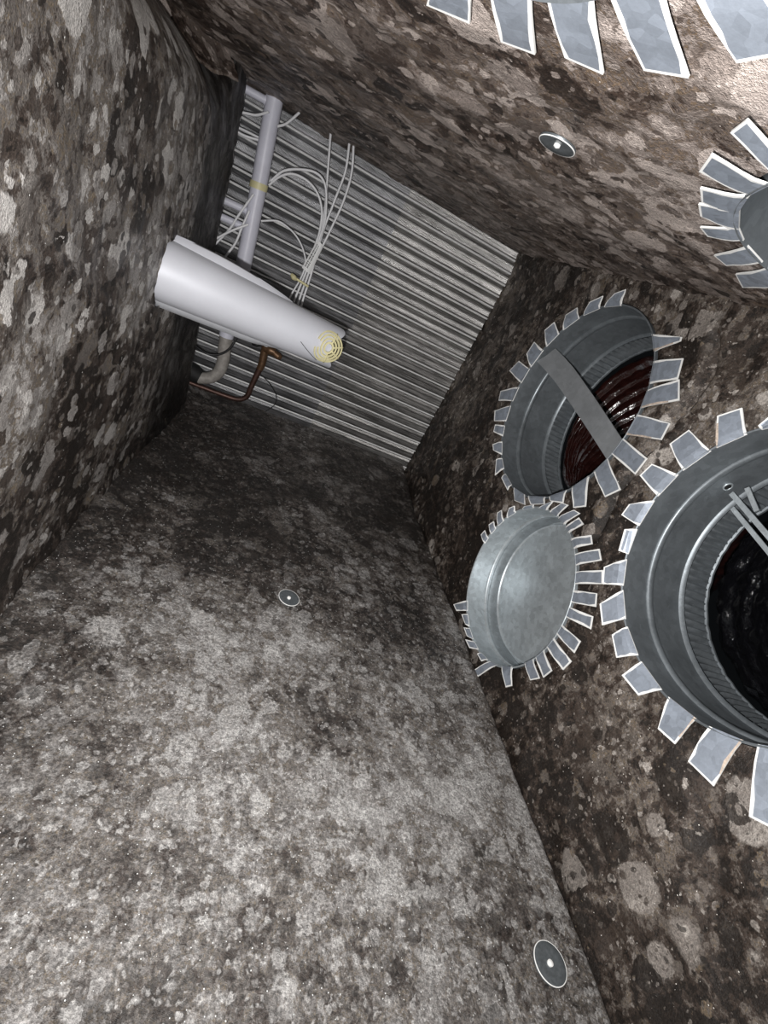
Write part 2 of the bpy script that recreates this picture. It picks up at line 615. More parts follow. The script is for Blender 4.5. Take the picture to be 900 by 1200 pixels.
def rib_mesh(name, w):
    # profile of one rib: (y towards room is negative, z)
    prof = [(0.010, 0.0), (0.0010, 0.0002), (0.0, 0.0030), (0.0012, 0.0080), (0.0, 0.0125), (0.0018, 0.0170),
            (0.0060, 0.0178), (0.0062, 0.0186), (-0.0016, 0.0190), (-0.0034, 0.0206), (-0.0016, 0.0222), (0.010, 0.0226)]
    verts, faces = [], []
    n = 7
    for i in range(n):
        x = -w / 2 + w * i / (n - 1)
        for (y, z) in prof:
            verts.append((x, y, z))
    m = len(prof)
    for i in range(n - 1):
        for j in range(m - 1):
            a = i * m + j
            faces.append((a, a + m, a + m + 1, a + 1))
    faces.append(tuple(range(m)))
    faces.append(tuple(range((n - 1) * m, n * m))[::-1])
    me = mesh_from(name, verts, faces, True, 35)
    return me


SPLIT = 0.178
wl, wr = SPLIT + 0.19, XR + 0.004 - SPLIT
ml, mr = rib_mesh('rib', wl), rib_mesh('rib', wr)
for me, mt in ((ml, 'coil_dull'), (mr, 'coil_flash_lit')):
    me.materials.append(M[mt])
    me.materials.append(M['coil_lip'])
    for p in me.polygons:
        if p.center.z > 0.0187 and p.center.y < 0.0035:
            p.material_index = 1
for i in range(23):
    z = -0.006 + i * PITCH
    for me, cx, rz in ((ml, SPLIT - wl / 2, 0.0), (mr, SPLIT + wr / 2, -0.035)):
        o = bpy.data.objects.new('rib', me)
        col.objects.link(o)
        o.parent = coil
        o.location = (cx - 0.12, random.uniform(-0.0008, 0.0008) - (0.004 if rz else 0), z)
        o.rotation_euler = (random.uniform(-0.025, 0.025), 0, rz + random.uniform(-0.003, 0.003))

# ------------------------------------------------------------------ duct collars
T1 = [(0.0483,0.1271,0.0151,0.1352,0.0192,0.1538,0.0367,0.1455),
(0.0820,0.1085,0.0558,0.1240,0.0565,0.1388,0.0778,0.1264),
(0.1097,0.0803,0.0877,0.1039,0.1013,0.1149,0.1189,0.1002),
(0.1266,0.0496,0.1140,0.0742,0.1320,0.0850,0.1454,0.0688),
(0.1354,0.0125,0.1290,0.0432,0.1578,0.0471,0.1592,0.0255),
(0.1351,-0.0158,0.1357,0.0094,0.1674,0.0109,0.1796,-0.0107),
(0.1280,-0.0458,0.1342,-0.0222,0.1737,-0.0457,0.1620,-0.0597),
(0.1122,-0.0768,0.1253,-0.0529,0.1500,-0.0753,0.1328,-0.0880),
(0.0951,-0.0972,0.1079,-0.0827,0.1257,-0.0910,0.1176,-0.1016),
(0.0669,-0.1184,0.0881,-0.1036,0.0984,-0.1163,0.0859,-0.1220),
(0.0393,-0.1302,0.0611,-0.1215,0.0653,-0.1279,0.0428,-0.1462),
(-0.0026,-0.1360,0.0279,-0.1331,0.0243,-0.1403,-0.0077,-0.1443),
(-0.0109,-0.1356,-0.0429,-0.1290,-0.0663,-0.1348,-0.0408,-0.1438),
(-0.0506,-0.1262,-0.0829,-0.1078,-0.0979,-0.1128,-0.0745,-0.1286),
(-0.0894,-0.1025,-0.1095,-0.0806,-0.1247,-0.0944,-0.1021,-0.1049),
(-0.1143,-0.0736,-0.1269,-0.0490,-0.1622,-0.0757,-0.1469,-0.0875),
(-0.1294,-0.0419,-0.1345,-0.0201,-0.1880,-0.0354,-0.1759,-0.0529),
(-0.1353,-0.0136,-0.1358,0.0075,-0.1912,0.0062,-0.1916,-0.0139),
(-0.1355,0.0119,-0.1310,0.0364,-0.1852,0.0460,-0.1901,0.0283),
(-0.1289,0.0433,-0.1207,0.0627,-0.1575,0.0859,-0.1758,0.0685),
(-0.1171,0.0692,-0.1003,0.0918,-0.1434,0.1053,-0.1555,0.0853),
(-0.0912,0.1009,-0.0700,0.1166,-0.1235,0.1233,-0.1256,0.1193)]
T2 = [(0.0078,0.1067,-0.0084,0.1067,-0.0235,0.1332,-0.0117,0.1306),
(-0.0129,0.1062,-0.0235,0.1044,-0.0415,0.1287,-0.0289,0.1297),
(-0.0320,0.1021,-0.0456,0.0968,-0.0688,0.1200,-0.0589,0.1259),
(-0.0519,0.0936,-0.0640,0.0857,-0.0939,0.1161,-0.0815,0.1227),
(-0.0699,0.0810,-0.0801,0.0709,-0.1156,0.1004,-0.1039,0.1103),
(-0.0845,0.0656,-0.0925,0.0537,-0.1290,0.0792,-0.1189,0.0895),
(-0.0950,0.0493,-0.0999,0.0384,-0.1406,0.0584,-0.1320,0.0692),
(-0.1030,0.0291,-0.1057,0.0165,-0.1461,0.0274,-0.1423,0.0419),
(-0.1064,0.0110,-0.1069,-0.0038,-0.1475,0.0027,-0.1483,0.0178),
(-0.1066,-0.0094,-0.1042,-0.0244,-0.1372,-0.0234,-0.1397,-0.0085),
(-0.1030,-0.0290,-0.0980,-0.0429,-0.1254,-0.0423,-0.1334,-0.0292),
(-0.0868,-0.0626,-0.0726,-0.0786,-0.1042,-0.0818,-0.1095,-0.0722),
(-0.0657,-0.0845,-0.0508,-0.0942,-0.0429,-0.1245,-0.0565,-0.1201),
(-0.0468,-0.0962,-0.0285,-0.1031,-0.0288,-0.1061,-0.0441,-0.1040),
(-0.0213,-0.1049,-0.0043,-0.1069,0.0061,-0.1154,-0.0120,-0.1138),
(0.0005,-0.1070,0.0197,-0.1052,0.0254,-0.1105,0.0084,-0.1110),
(0.0229,-0.1045,0.0424,-0.0983,0.0481,-0.1059,0.0277,-0.1060),
(0.0472,-0.0960,0.0615,-0.0876,0.0768,-0.1126,0.0612,-0.1117),
(0.1066,-0.0097,0.1070,0.0019,0.1185,0.0060,0.1207,-0.0043),
(0.1066,0.0089,0.1048,0.0216,0.1110,0.0281,0.1170,0.0177),
(0.1035,0.0271,0.0990,0.0406,0.1127,0.0487,0.1179,0.0400),
(0.0965,0.0463,0.0862,0.0634,0.0892,0.0709,0.0970,0.0619),
(0.0767,0.0746,0.0586,0.0895,0.0545,0.0952,0.0698,0.0823),
(0.0501,0.0945,0.0334,0.1017,0.0260,0.1188,0.0339,0.1102),
(0.0281,0.1032,0.0107,0.1065,-0.0003,0.1299,0.0110,0.1260)]
T3 = [(0.0857,0.0929,0.0755,0.1014,0.0832,0.1079,0.0865,0.0944),
(0.1096,0.0629,0.0939,0.0846,0.1112,0.1017,0.1273,0.0867),
(0.1227,0.0305,0.1122,0.0583,0.1448,0.0646,0.1531,0.0442),
(0.1264,-0.0027,0.1239,0.0251,0.1529,0.0197,0.1562,0.0032),
(0.1209,-0.0369,0.1262,-0.0079,0.1431,-0.0258,0.1423,-0.0394),
(0.1083,-0.0651,0.1198,-0.0404,0.1268,-0.0477,0.1150,-0.0678),
(0.0876,-0.0911,0.1054,-0.0698,0.1169,-0.0917,0.1040,-0.1051),
(0.0600,-0.1113,0.0844,-0.0941,0.0884,-0.1200,0.0692,-0.1321),
(0.0244,-0.1240,0.0529,-0.1148,0.0555,-0.1307,0.0350,-0.1412),
(-0.0133,-0.1257,0.0180,-0.1251,0.0174,-0.1459,-0.0070,-0.1438),
(-0.0484,-0.1168,-0.0214,-0.1246,-0.0384,-0.1467,-0.0556,-0.1419),
(-0.0798,-0.0980,-0.0586,-0.1120,-0.0698,-0.1423,-0.0928,-0.1369),
(-0.0964,-0.0818,-0.0875,-0.0913,-0.1189,-0.1283,-0.1314,-0.1196)]
T4 = [(-0.1177,0.0175,-0.1153,0.0293,-0.1579,0.0221,-0.1634,0.0091),
(-0.1120,0.0403,-0.1036,0.0586,-0.1322,0.0659,-0.1446,0.0460),
(-0.1028,0.0599,-0.0837,0.0846,-0.1015,0.0940,-0.1163,0.0809),
(-0.0907,0.0770,-0.0640,0.1003,-0.0858,0.1101,-0.0997,0.0983),
(-0.0688,0.0971,-0.0500,0.1080,-0.0576,0.1307,-0.0703,0.1258),
(-0.0426,0.1111,-0.0192,0.1174,-0.0125,0.1534,-0.0283,0.1515),
(-0.0115,0.1184,0.0145,0.1181,0.0305,0.1742,0.0033,0.1583)]
T5 = [(0.0218,0.0934,0.0357,0.0733,0.0437,0.0956,0.0237,0.1091),
(0.0426,0.0663,0.0532,0.0455,0.0738,0.0792,0.0595,0.0910),
(0.0570,0.0383,0.0669,0.0189,0.0977,0.0530,0.0820,0.0630),
(0.0711,0.0124,0.0793,-0.0069,0.1135,0.0139,0.1031,0.0297),
(0.0850,-0.0164,0.0928,-0.0372,0.1160,-0.0316,0.1135,-0.0105)]

ROT_R = Matrix(((0, 0, 1), (1, 0, 0), (0, 1, 0)))       # local x,y,z -> world y,z,x
ROT_C = Matrix.Identity(3)


def tab_mesh(q, zroot, lift, rusty, bend=0.0035):
    """a snipped and folded sheet-metal tab: root pair on the rim, tip pair lying on the liner"""
    r0, r1, t1, t0 = [Vector((q[2 * i], q[2 * i + 1], 0)) for i in range(4)]
    th = 0.0011
    wid = ((r0 - r1).length + (t0 - t1).length) / 2
    e = min(0.16, 0.0015 / max(wid, 1e-4))
    el = min(0.2, 0.0015 / max((t0 - r0).length, 1e-4))
    js = [0.0, e, 1 - e, 1.0]
    ss = [0.0, 0.25, 0.5, 0.75, 1 - el, 1.0]
    rag = [random.uniform(-0.5, 0.9) * e for _ in ss]
    v, f, mi = [], [], []
    for back in (0, 1):
        for i, s in enumerate(ss):
            z = zroot - bend * math.sin(min(1, s * 2.2) * math.pi / 2) - lift * s * s
            a, b = r0.lerp(t0, s), r1.lerp(t1, s)
            for k, j in enumerate(js):
                jj = j + (rag[i] if k == 1 else -rag[-1 - i] if k == 2 else 0)
                p = a.lerp(b, jj)
                v.append((p.x, p.y, z + th * back))
    n = len(ss) * 4
    for i in range(len(ss) - 1):
        for k in range(3):
            a = i * 4 + k
            f.append((a, a + 1, a + 5, a + 4))
            edge = k != 1 or i == len(ss) - 2
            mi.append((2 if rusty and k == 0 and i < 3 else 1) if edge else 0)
            f.append((n + a, n + a + 4, n + a + 5, n + a + 1))
            mi.append(0)
        for a in (i * 4, i * 4 + 3):
            f.append((a, a + 4, n + a + 4, n + a))
            mi.append(1)
    a = (len(ss) - 1) * 4
    for o in (0, a):
        for k in range(3):
            f.append((o + k, o + k + 1, n + o + k + 1, n + o + k))
            mi.append(1)
    me = bpy.data.meshes.new('tab')
    me.from_pydata(v, [], f)
    me.polygons.foreach_set('material_index', mi)
    bm = bmesh.new()
    bm.from_mesh(me)
    bmesh.ops.recalc_face_normals(bm, faces=bm.faces)
    bm.to_mesh(me)
    bm.free()
    return me


def collar(loc, rot, r, tabs, label, beads, crimp=None, cap=None, depth=0.1, lift=0.004, rusty=(), bend=0.0035, sleeve='sleeve', group='galvanised duct collars with bent tabs'):
    root = empty('duct_collar', loc, label, 'duct collar', group, rot)
    prof = [(r + 0.0012, -0.0042), (r + 0.0004, -0.0048), (r - 0.0008, -0.0040), (r - 0.001, 0.0)]
    for bz in beads:
        for k in range(9):
            a = math.pi * k / 8
            prof.append((r - 0.001 - 0.0030 * math.sin(a), bz - 0.0042 * math.cos(a)))
    end = crimp[0] if crimp else depth
    prof.append((r - 0.001, end))
    if crimp:
        prof += [(r - 0.0035, end + 0.0015), (r - 0.0045, end + 0.004)]
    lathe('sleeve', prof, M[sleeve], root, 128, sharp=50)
    if crimp:
        nw = 96
        a0, a1 = crimp
        zs = [a0 + 0.003, a0 + 0.006, a1 - 0.004, a1 - 0.002, a1]
        amp = [0.0, 0.0024, 0.0024, 0.0010, 0.0008]
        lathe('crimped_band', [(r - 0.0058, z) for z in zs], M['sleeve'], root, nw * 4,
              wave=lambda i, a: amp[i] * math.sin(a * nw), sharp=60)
        lathe('end_rim', [(r - 0.0062, a1 - 0.003), (r - 0.0078, a1 - 0.0015), (r - 0.0078, a1 + 0.001), (r - 0.005, a1 + 0.002)],
              M['sleeve'], root, 96, wave=lambda i, a: 0.0005 * math.sin(a * 40))
    if cap:
        lathe('end_cap', [(r - 0.0015, cap + 0.010), (r - 0.0095, cap + 0.010), (r - 0.0100, cap - 0.003), (r - 0.0112, cap - 0.0005), (r - 0.0135, cap),
                          (r * 0.6, cap + 0.0008), (0.004, cap + 0.0002)], M['zinc'], root, 96, close='end', sharp=60)
    for i, q in enumerate(tabs):
        me = tab_mesh(q, -0.004, random.uniform(0.2, 1.0) * lift, i in rusty, bend)
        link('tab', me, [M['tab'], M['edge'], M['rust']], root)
    return root


k1 = collar((XR, C1[0], C1[1]), ROT_R, C1[2], T1,
            'upper duct collar on right wall with a steel strap across its dark red opening', [0.030], (0.079, 0.112), rusty=(18, 19, 21))
k2 = collar((XR, C2[0], C2[1]), ROT_R, C2[2], T2,
            'small capped duct collar low on the right wall, closed by a flat disc', [0.030], None, cap=0.047, depth=0.058, sleeve='zinc')  # lighter copy of the sleeve metal, as more light falls here
k3 = collar((XR, C3[0], C3[1]), ROT_R, C3[2], T3,
            'largest duct collar on right wall, cut by the right picture edge, black inside', [0.034], (0.079, 0.116), rusty=(1, 10, 11))
k4 = collar((C4[0], C4[1], ZC), ROT_C, C4[2], T4,
            'ceiling duct collar at upper right edge with splayed narrow tabs', [0.03], None, cap=0.095, depth=0.10, lift=0.001, bend=0.002)
k5 = collar((C5[0], C5[1], ZC), ROT_C, C5[2], T5,
            'ceiling duct collar of which only the tabs at the top edge show', [0.03], None, cap=0.09, depth=0.092, lift=0.0005, bend=0.001)

# strap across the first collar
def plate(name, quad, z, th, mat, parent, folds=0.0):
    (ax, ay), (bx, by), (cx, cy), (dx, dy) = quad
    n = 10
    v, f = [], []
    for i in range(n + 1):
        s = i / n
        bow = folds * math.sin(math.pi * s) - (0.012 * (1 - s / 0.15) if s < 0.15 else 0)
        for j in range(3):
            t = j / 2
            x = (ax + (dx - ax) * s) * (1 - t) + (bx + (cx - bx) * s) * t
            y = (ay + (dy - ay) * s) * (1 - t) + (by + (cy - by) * s) * t
            v.append((x, y, z + bow + (0.0012 if j == 1 else 0)))
    m = len(v)
    v += [(x, y, zz + th) for x, y, zz in v]
    for i in range(n):
        for j in range(2):
            a = i * 3 + j
            f.append((a, a + 1, a + 4, a + 3))
            f.append((m + a, m + a + 3, m + a + 4, m + a + 1))
        for a in (i * 3, i * 3 + 2):
            f.append((a, a + 3, m + a + 3, m + a))
    f.append((0, 1, 2, m + 2, m + 1, m))
    e = n * 3
    f.append((e, e + 1, e + 2, m + e + 2, m + e + 1, m + e))
    return link(name, mesh_from(name, v, f, True, 30), mat, parent)


o = plate('strap', [(0.1350, 0.0240), (0.1068, 0.0539), (-0.1345, -0.0007), (-0.1290, -0.0275)], 0.012, 0.0012, M['strap'], k1, 0.004)
o['label'] = 'flat dull steel strap'
# damper blade bars and rivet of the third collar
for a, b, w, z in (((0.1180, 0.0318), (0.0300, 0.0110), 0.0050, 0.062), ((0.1044, 0.0442), (0.0844, 0.0312), 0.0045, 0.056),
                   ((0.1120, 0.0200), (0.0300, 0.0000), 0.0045, 0.070)):
    A, B = Vector((*a, z)), Vector((*b, z + 0.006))
    d = (B - A).normalized()
    s = Vector((-d.y, d.x, 0)).normalized() * w / 2
    n = Vector((0, 0, 0.0015))
    v = [A - s, A + s, B + s, B - s]
    v += [p + n for p in v]
    link('damper_bar', mesh_from('damper_bar', v, [(0, 1, 2, 3), (7, 6, 5, 4), (0, 4, 5, 1), (1, 5, 6, 2), (2, 6, 7, 3), (3, 7, 4, 0)], False),
         M['zinc'], k3)


def ring_data(c, n, R, r, seg=28, sub=8):
    n = Vector(n).normalized()
    u = n.orthogonal().normalized()
    w = n.cross(u)
    v, f = [], []
    for i in range(seg):
        a = 2 * math.pi * i / seg
        d = u * math.cos(a) + w * math.sin(a)
        for j in range(sub):
            b = 2 * math.pi * j / sub
            v.append(Vector(c) + d * (R + r * math.cos(b)) + n * r * math.sin(b))
    for i in range(seg):
        for j in range(sub):
            a, b = i * sub + j, i * sub + (j + 1) % sub
            c2, d2 = ((i + 1) % seg) * sub + j, ((i + 1) % seg) * sub + (j + 1) % sub
            f.append((a, c2, d2, b))
    return v, f


ang = math.atan2(0.0318 + 0.004, 0.1216)
rv = Vector((math.cos(ang) * (C3[2] - 0.0015), math.sin(ang) * (C3[2] - 0.0015), 0.056))
v, f = ring_data(rv, (-math.cos(ang), -math.sin(ang), 0), 0.0042, 0.0010)
rr = link('rivet_ring', mesh_from('rivet_ring', v, f), M['zinc'], k3)
v, f = tube_data([rv + Vector((math.cos(ang), math.sin(ang), 0)) * 0.0006, rv - Vector((math.cos(ang), math.sin(ang), 0)) * 0.0004], 0.0034, 16)
link('rivet_hole', mesh_from('rivet_hole', v, f, False), M['black'], rr)
v, f = ring_data((0.0, 0.0, 0.0), (0, 0, 1), 0.002, 0.0015, 12, 6)


def flex(loc, rot, r, z0, z1, pitch, amp, mat, label, crumple, end_r, bend=None):
    root = empty('flexible_duct', loc, label, 'flexible duct', None, rot)
    seg, n = 120, int((z1 - z0) / pitch * 8)
    verts, faces = [], []
    bd = Vector((*bend[:2], 0)).normalized() if bend else None
    for i in range(n + 1):
        z = z0 + (z1 - z0) * i / n
        ph = (z - z0) / pitch * 2 * math.pi
        rr = r - amp * (0.5 + 0.5 * math.cos(ph)) ** 3
        for j in range(seg):
            a = 2 * math.pi * j / seg
            q = rr + crumple * noise.noise(Vector((math.cos(a) * 9, math.sin(a) * 9, i * 0.35))) - abs(crumple) * 0.6
            p = Vector((q * math.cos(a), q * math.sin(a), 0))
            if bend:
                # swing the ring about an axis through the bend centre
                rb = bend[2]
                w = (z - z0) / rb
                d = p.dot(bd)
                side = p - bd * d
                p = side + bd * (rb - (rb - d) * math.cos(w)) + Vector((0, 0, z0 + (rb - d) * math.sin(w)))
            else:
                p.z = z
            verts.append(p)
    for i in range(n):
        for j in range(seg):
            a, b = i * seg + j, i * seg + (j + 1) % seg
            faces.append((a, b, b + seg, a + seg))
    if bend:
        faces.append(tuple(range(n * seg, (n + 1) * seg)))
    link('ribbed_lining', mesh_from('ribbed_lining', verts, faces, True, 170), mat, root)
    if bend:
        return root
    lathe('far_end', [(r, z1 - 0.002), (end_r, z1 + 0.004), (end_r * 0.9, z1 + 0.03), (0.002, z1 + 0.03)], M['slate'], root, 64, close='end', sharp=30)
    return root


flex((XR, C1[0], C1[1]), ROT_R, 0.1255, 0.110, 0.40, 0.0165, 0.007, M['red_film'],
     'dark red ribbed flexible duct seen through the strapped upper collar', 0.0035, 0.09, (0.0, -1.0, 0.18))
flex((XR, C3[0], C3[1]), ROT_R, 0.1180, 0.114, 0.33, 0.030, 0.006, M['black_film'],
     'glossy black crinkled flexible duct inside the largest collar', 0.006, 0.075)

# ------------------------------------------------------------------ white plastic cover tube from the left wall
axis = (TB - TA)
L = axis.length
ax = axis.normalized()
tow = Vector((0, -1, 0)) - ax * Vector((0, -1, 0)).dot(ax)
tow.normalize()
upv = ax.cross(tow) if ax.cross(tow).z > 0 else tow.cross(ax)


def shell_pt(s, th, off=0.0):
    """s metres along the tube, th angle from the room side up over the top"""
    R = 0.0335 + (0.0275 - 0.0335) * s / L + off
    return TA + ax * s + tow * (R * math.cos(th)) + upv * (R * math.sin(th))


cover = empty('pipe_cover', TA, 'white rolled plastic cover tube poking out of a hole in the left wall', 'pipe cover')
INV = Matrix.Translation(-TA)


def sheet(name, us, vs, fn, th, mat, parent):
    """thin sheet with thickness; fn(u, v, offset) -> point"""
    nu, nv = len(us), len(vs)
    v = [fn(a, b, 0.0) - TA for a in us for b in vs] + [fn(a, b, -th) - TA for a in us for b in vs]
    m = nu * nv
    f = []
    for i in range(nu - 1):
        for j in range(nv - 1):
            a = i * nv + j
            f += [(a, a + nv, a + nv + 1, a + 1), (m + a, m + a + 1, m + a + nv + 1, m + a + nv)]
    for i in range(nu - 1):
        for j in (0, nv - 1):
            a = i * nv + j
            f.append((a, m + a, m + a + nv, a + nv))
    for j in range(nv - 1):
        for i in (0, nu - 1):
            a = i * nv + j
            f.append((a, a + 1, m + a + 1, m + a))
    me = mesh_from(name, v, f, True, 40)
    bm = bmesh.new()
    bm.from_mesh(me)
    bmesh.ops.recalc_face_normals(bm, faces=bm.faces)
    bm.to_mesh(me)
    bm.free()
    return link(name, me, mat, parent)


THC = math.radians(6)


def smax(th):
    return L - 0.027 * math.exp(-((th - THC) / 0.60) ** 2) - 0.010 * sstep(1.2, 2.2, abs(th))


sheet('shell', frange(0, 1, 30), frange(math.radians(-150), math.radians(150), 72),
      lambda u, th, o: shell_pt(u * smax(th), th, o), 0.0014, M['white'], cover)


def lip_pt(s, t, o):
    b = math.sin(math.pi * min(1, s / 0.185)) ** 0.8
    th = math.radians(84) + math.radians(14) * t
    return shell_pt(s, th, -0.0030 + 0.0035 * t + 0.0085 * t * b + o)


sheet('upper_lip', frange(0.0, 0.184, 30), frange(0, 1, 8), lip_pt, 0.0010, M['white'], cover)


def lip2_pt(s, t, o):
    b = min(1, (0.205 - s) / 0.05)
    th = math.radians(-70) - math.radians(20) * t
    return shell_pt(s, th, -0.0005 + 0.0075 * t * b + o)


sheet('lower_lip', frange(0.0, 0.20, 30), frange(0, 1, 6), lip2_pt, 0.0010, M['white_dull'], cover)
# seam line slit near the end
pts = [shell_pt(L - 0.060 + 0.034 * t, math.radians(-8 - 36 * t), 0.0003) - TA for t in frange(0, 1, 10)]
v, f = tube_data(pts, 0.0004, 6)
link('slit', mesh_from('slit', v, f), M['black'], cover)

# yellowed ring grille at the free end
GS, GT = L - 0.0225, THC
GR = 0.026


def grille_pt(a, r, off):
    # flat polar coordinates wrapped on the tube
    return shell_pt(GS + r * math.cos(a), GT + r * math.sin(a) / GR, off)


gr = link('ring_grille', mesh_from('ring_grille', [grille_pt(2 * math.pi * i / 40, 0.0046 if i % 2 == 0 else 0.0046, 0.0005) - TA for i in range(40)], [tuple(range(40))], False), M['white'], cover)
gr['label'] = 'yellowed concentric ring grille'
for R0, R1 in ((0.0048, 0.0070), (0.0092, 0.0112), (0.0134, 0.0154), (0.0176, 0.0192)):
    v, f = [], []
    a0, a1 = (0, 2 * math.pi) if R0 < 0.012 else (math.radians(-165), math.radians(165))
    n = 56
    for i in range(n + 1):
        a = a0 + (a1 - a0) * i / n
        for r, off in ((R0, 0.0004), (R0, 0.0024), (R1, 0.0024), (R1, 0.0004)):
            v.append(grille_pt(a, r * (1.0 if R0 < 0.012 else 1.0), off) - TA)
    for i in range(n):
        for j in range(4):
            a, b = i * 4 + j, i * 4 + (j + 1) % 4
            f.append((a, a + 4, b + 4, b))
    link('ring', mesh_from('ring', v, f, True, 40), M['yellow'], gr)
for a in (70, 20, -20, -75):
    a = math.radians(a)
    pts = [grille_pt(a, r, 0.0020) - TA for r in frange(0.006, 0.0200, 6)]
    v, f = tube_data(pts, 0.0011, 6)
    link('spoke', mesh_from('spoke', v, f), M['yellow'], gr)
for a, r0, r1 in ((-8, 0.0072, 0.0092), (4, 0.0113, 0.0134), (12, 0.0155, 0.0176)):
    q = [grille_pt(math.radians(a + d), r, 0.0012) - TA for d, r in ((-16, r0), (0, r0), (16, r0), (16, r1), (0, r1), (-16, r1))]
    link('gap', mesh_from('gap', q, [(0, 1, 4, 5), (1, 2, 3, 4)], False), M['black'], gr)
# black core added inside the open end to darken it behind the grille
v, f = tube_data([TA * 0 + ax * (L - 0.05), ax * (L - 0.010)], 0.017, 28)
link('dark_core', mesh_from('dark_core', v, f, True, 40), M['black'], cover)

tag(link('foil_scrap', None or mesh_from('foil_scrap', *(lambda: (
    [Vector((-0.1195 + 0.004 * noise.noise(Vector((i * 1.7, j * 1.3, 0))), 0.600 + 0.034 * i / 7 - 0.006 * j / 7, 0.236 + 0.016 * j / 7 + 0.003 * noise.noise(Vector((i, j, 5.0))))) for i in range(8) for j in range(8)],
    [(i * 8 + j, (i + 1) * 8 + j, (i + 1) * 8 + j + 1, i * 8 + j + 1) for i in range(7) for j in range(7)]))(), True, 20), M['foil']),
    'crumpled silver foil scrap in the torn hole under the white cover tube', 'foil')

# ------------------------------------------------------------------ pipes and cables in front of the coil
pole = empty('white_pipe', (-0.0296, 0.96, 0.06), 'upright white pipe with yellow joint ring standing in front of the ribbed coil', 'pipe')
PO = Vector((-0.0296, 0.96, 0.06))


def rel(pts, o):
    return [Vector(p) - o for p in pts]


tube('pipe_run', rel([(-0.0722, 0.962, 0.515), (-0.0640, 0.962, 0.446), (-0.0571, 0.962, 0.3925), (-0.0440, 0.961, 0.2733), (-0.0359, 0.96, 0.150)], PO), 0.0128, M['pole'], pole, 20)
tube('joint_ring', rel([(-0.0579, 0.962, 0.3985), (-0.0568, 0.962, 0.3890)], PO), 0.0142, M['yellow'], pole, 20, 0)
e = tube('elbow', rel([(-0.0359, 0.96, 0.152), (-0.0327, 0.96, 0.1293), (-0.0285, 0.96, 0.1078), (-0.0296, 0.96, 0.0835), (-0.0410, 0.96, 0.0665), (-0.0610, 0.961, 0.0570)], PO), [0.0118, 0.0115, 0.0112, 0.0110, 0.0108, 0.0105], M['pole_grey'], pole, 18)
e['label'] = 'grimy grey elbow'
for a, b in (((-0.1200, 0.962, 0.4985), (-0.0737, 0.962, 0.5001)), ((-0.1050, 0.962, 0.3270), (-0.0520, 0.962, 0.3302)), ((-0.1050, 0.962, 0.3512), (-0.0540, 0.962, 0.3539))):
    A, B = Vector(a) - PO, Vector(b) - PO
    st = tube('stub', [A, B], 0.0056, M['pole'], pole, 14, 0)
    C = A.lerp(B, 0.78)
    tube('stub_collar', [C, A.lerp(B, 0.90)], 0.0068, M['pole'], st, 14, 0)

tag(tube('dark_hole_lump', [(-0.100, 0.963, 0.050), (-0.080, 0.962, 0.0625), (-0.058, 0.961, 0.0600)], [0.016, 0.019, 0.0135], M['black'], None, 16, 6),  # black lump added in place of a dark hole
    'black lump standing in for the dark hole at the grimy pipe elbow', 'dark hole')

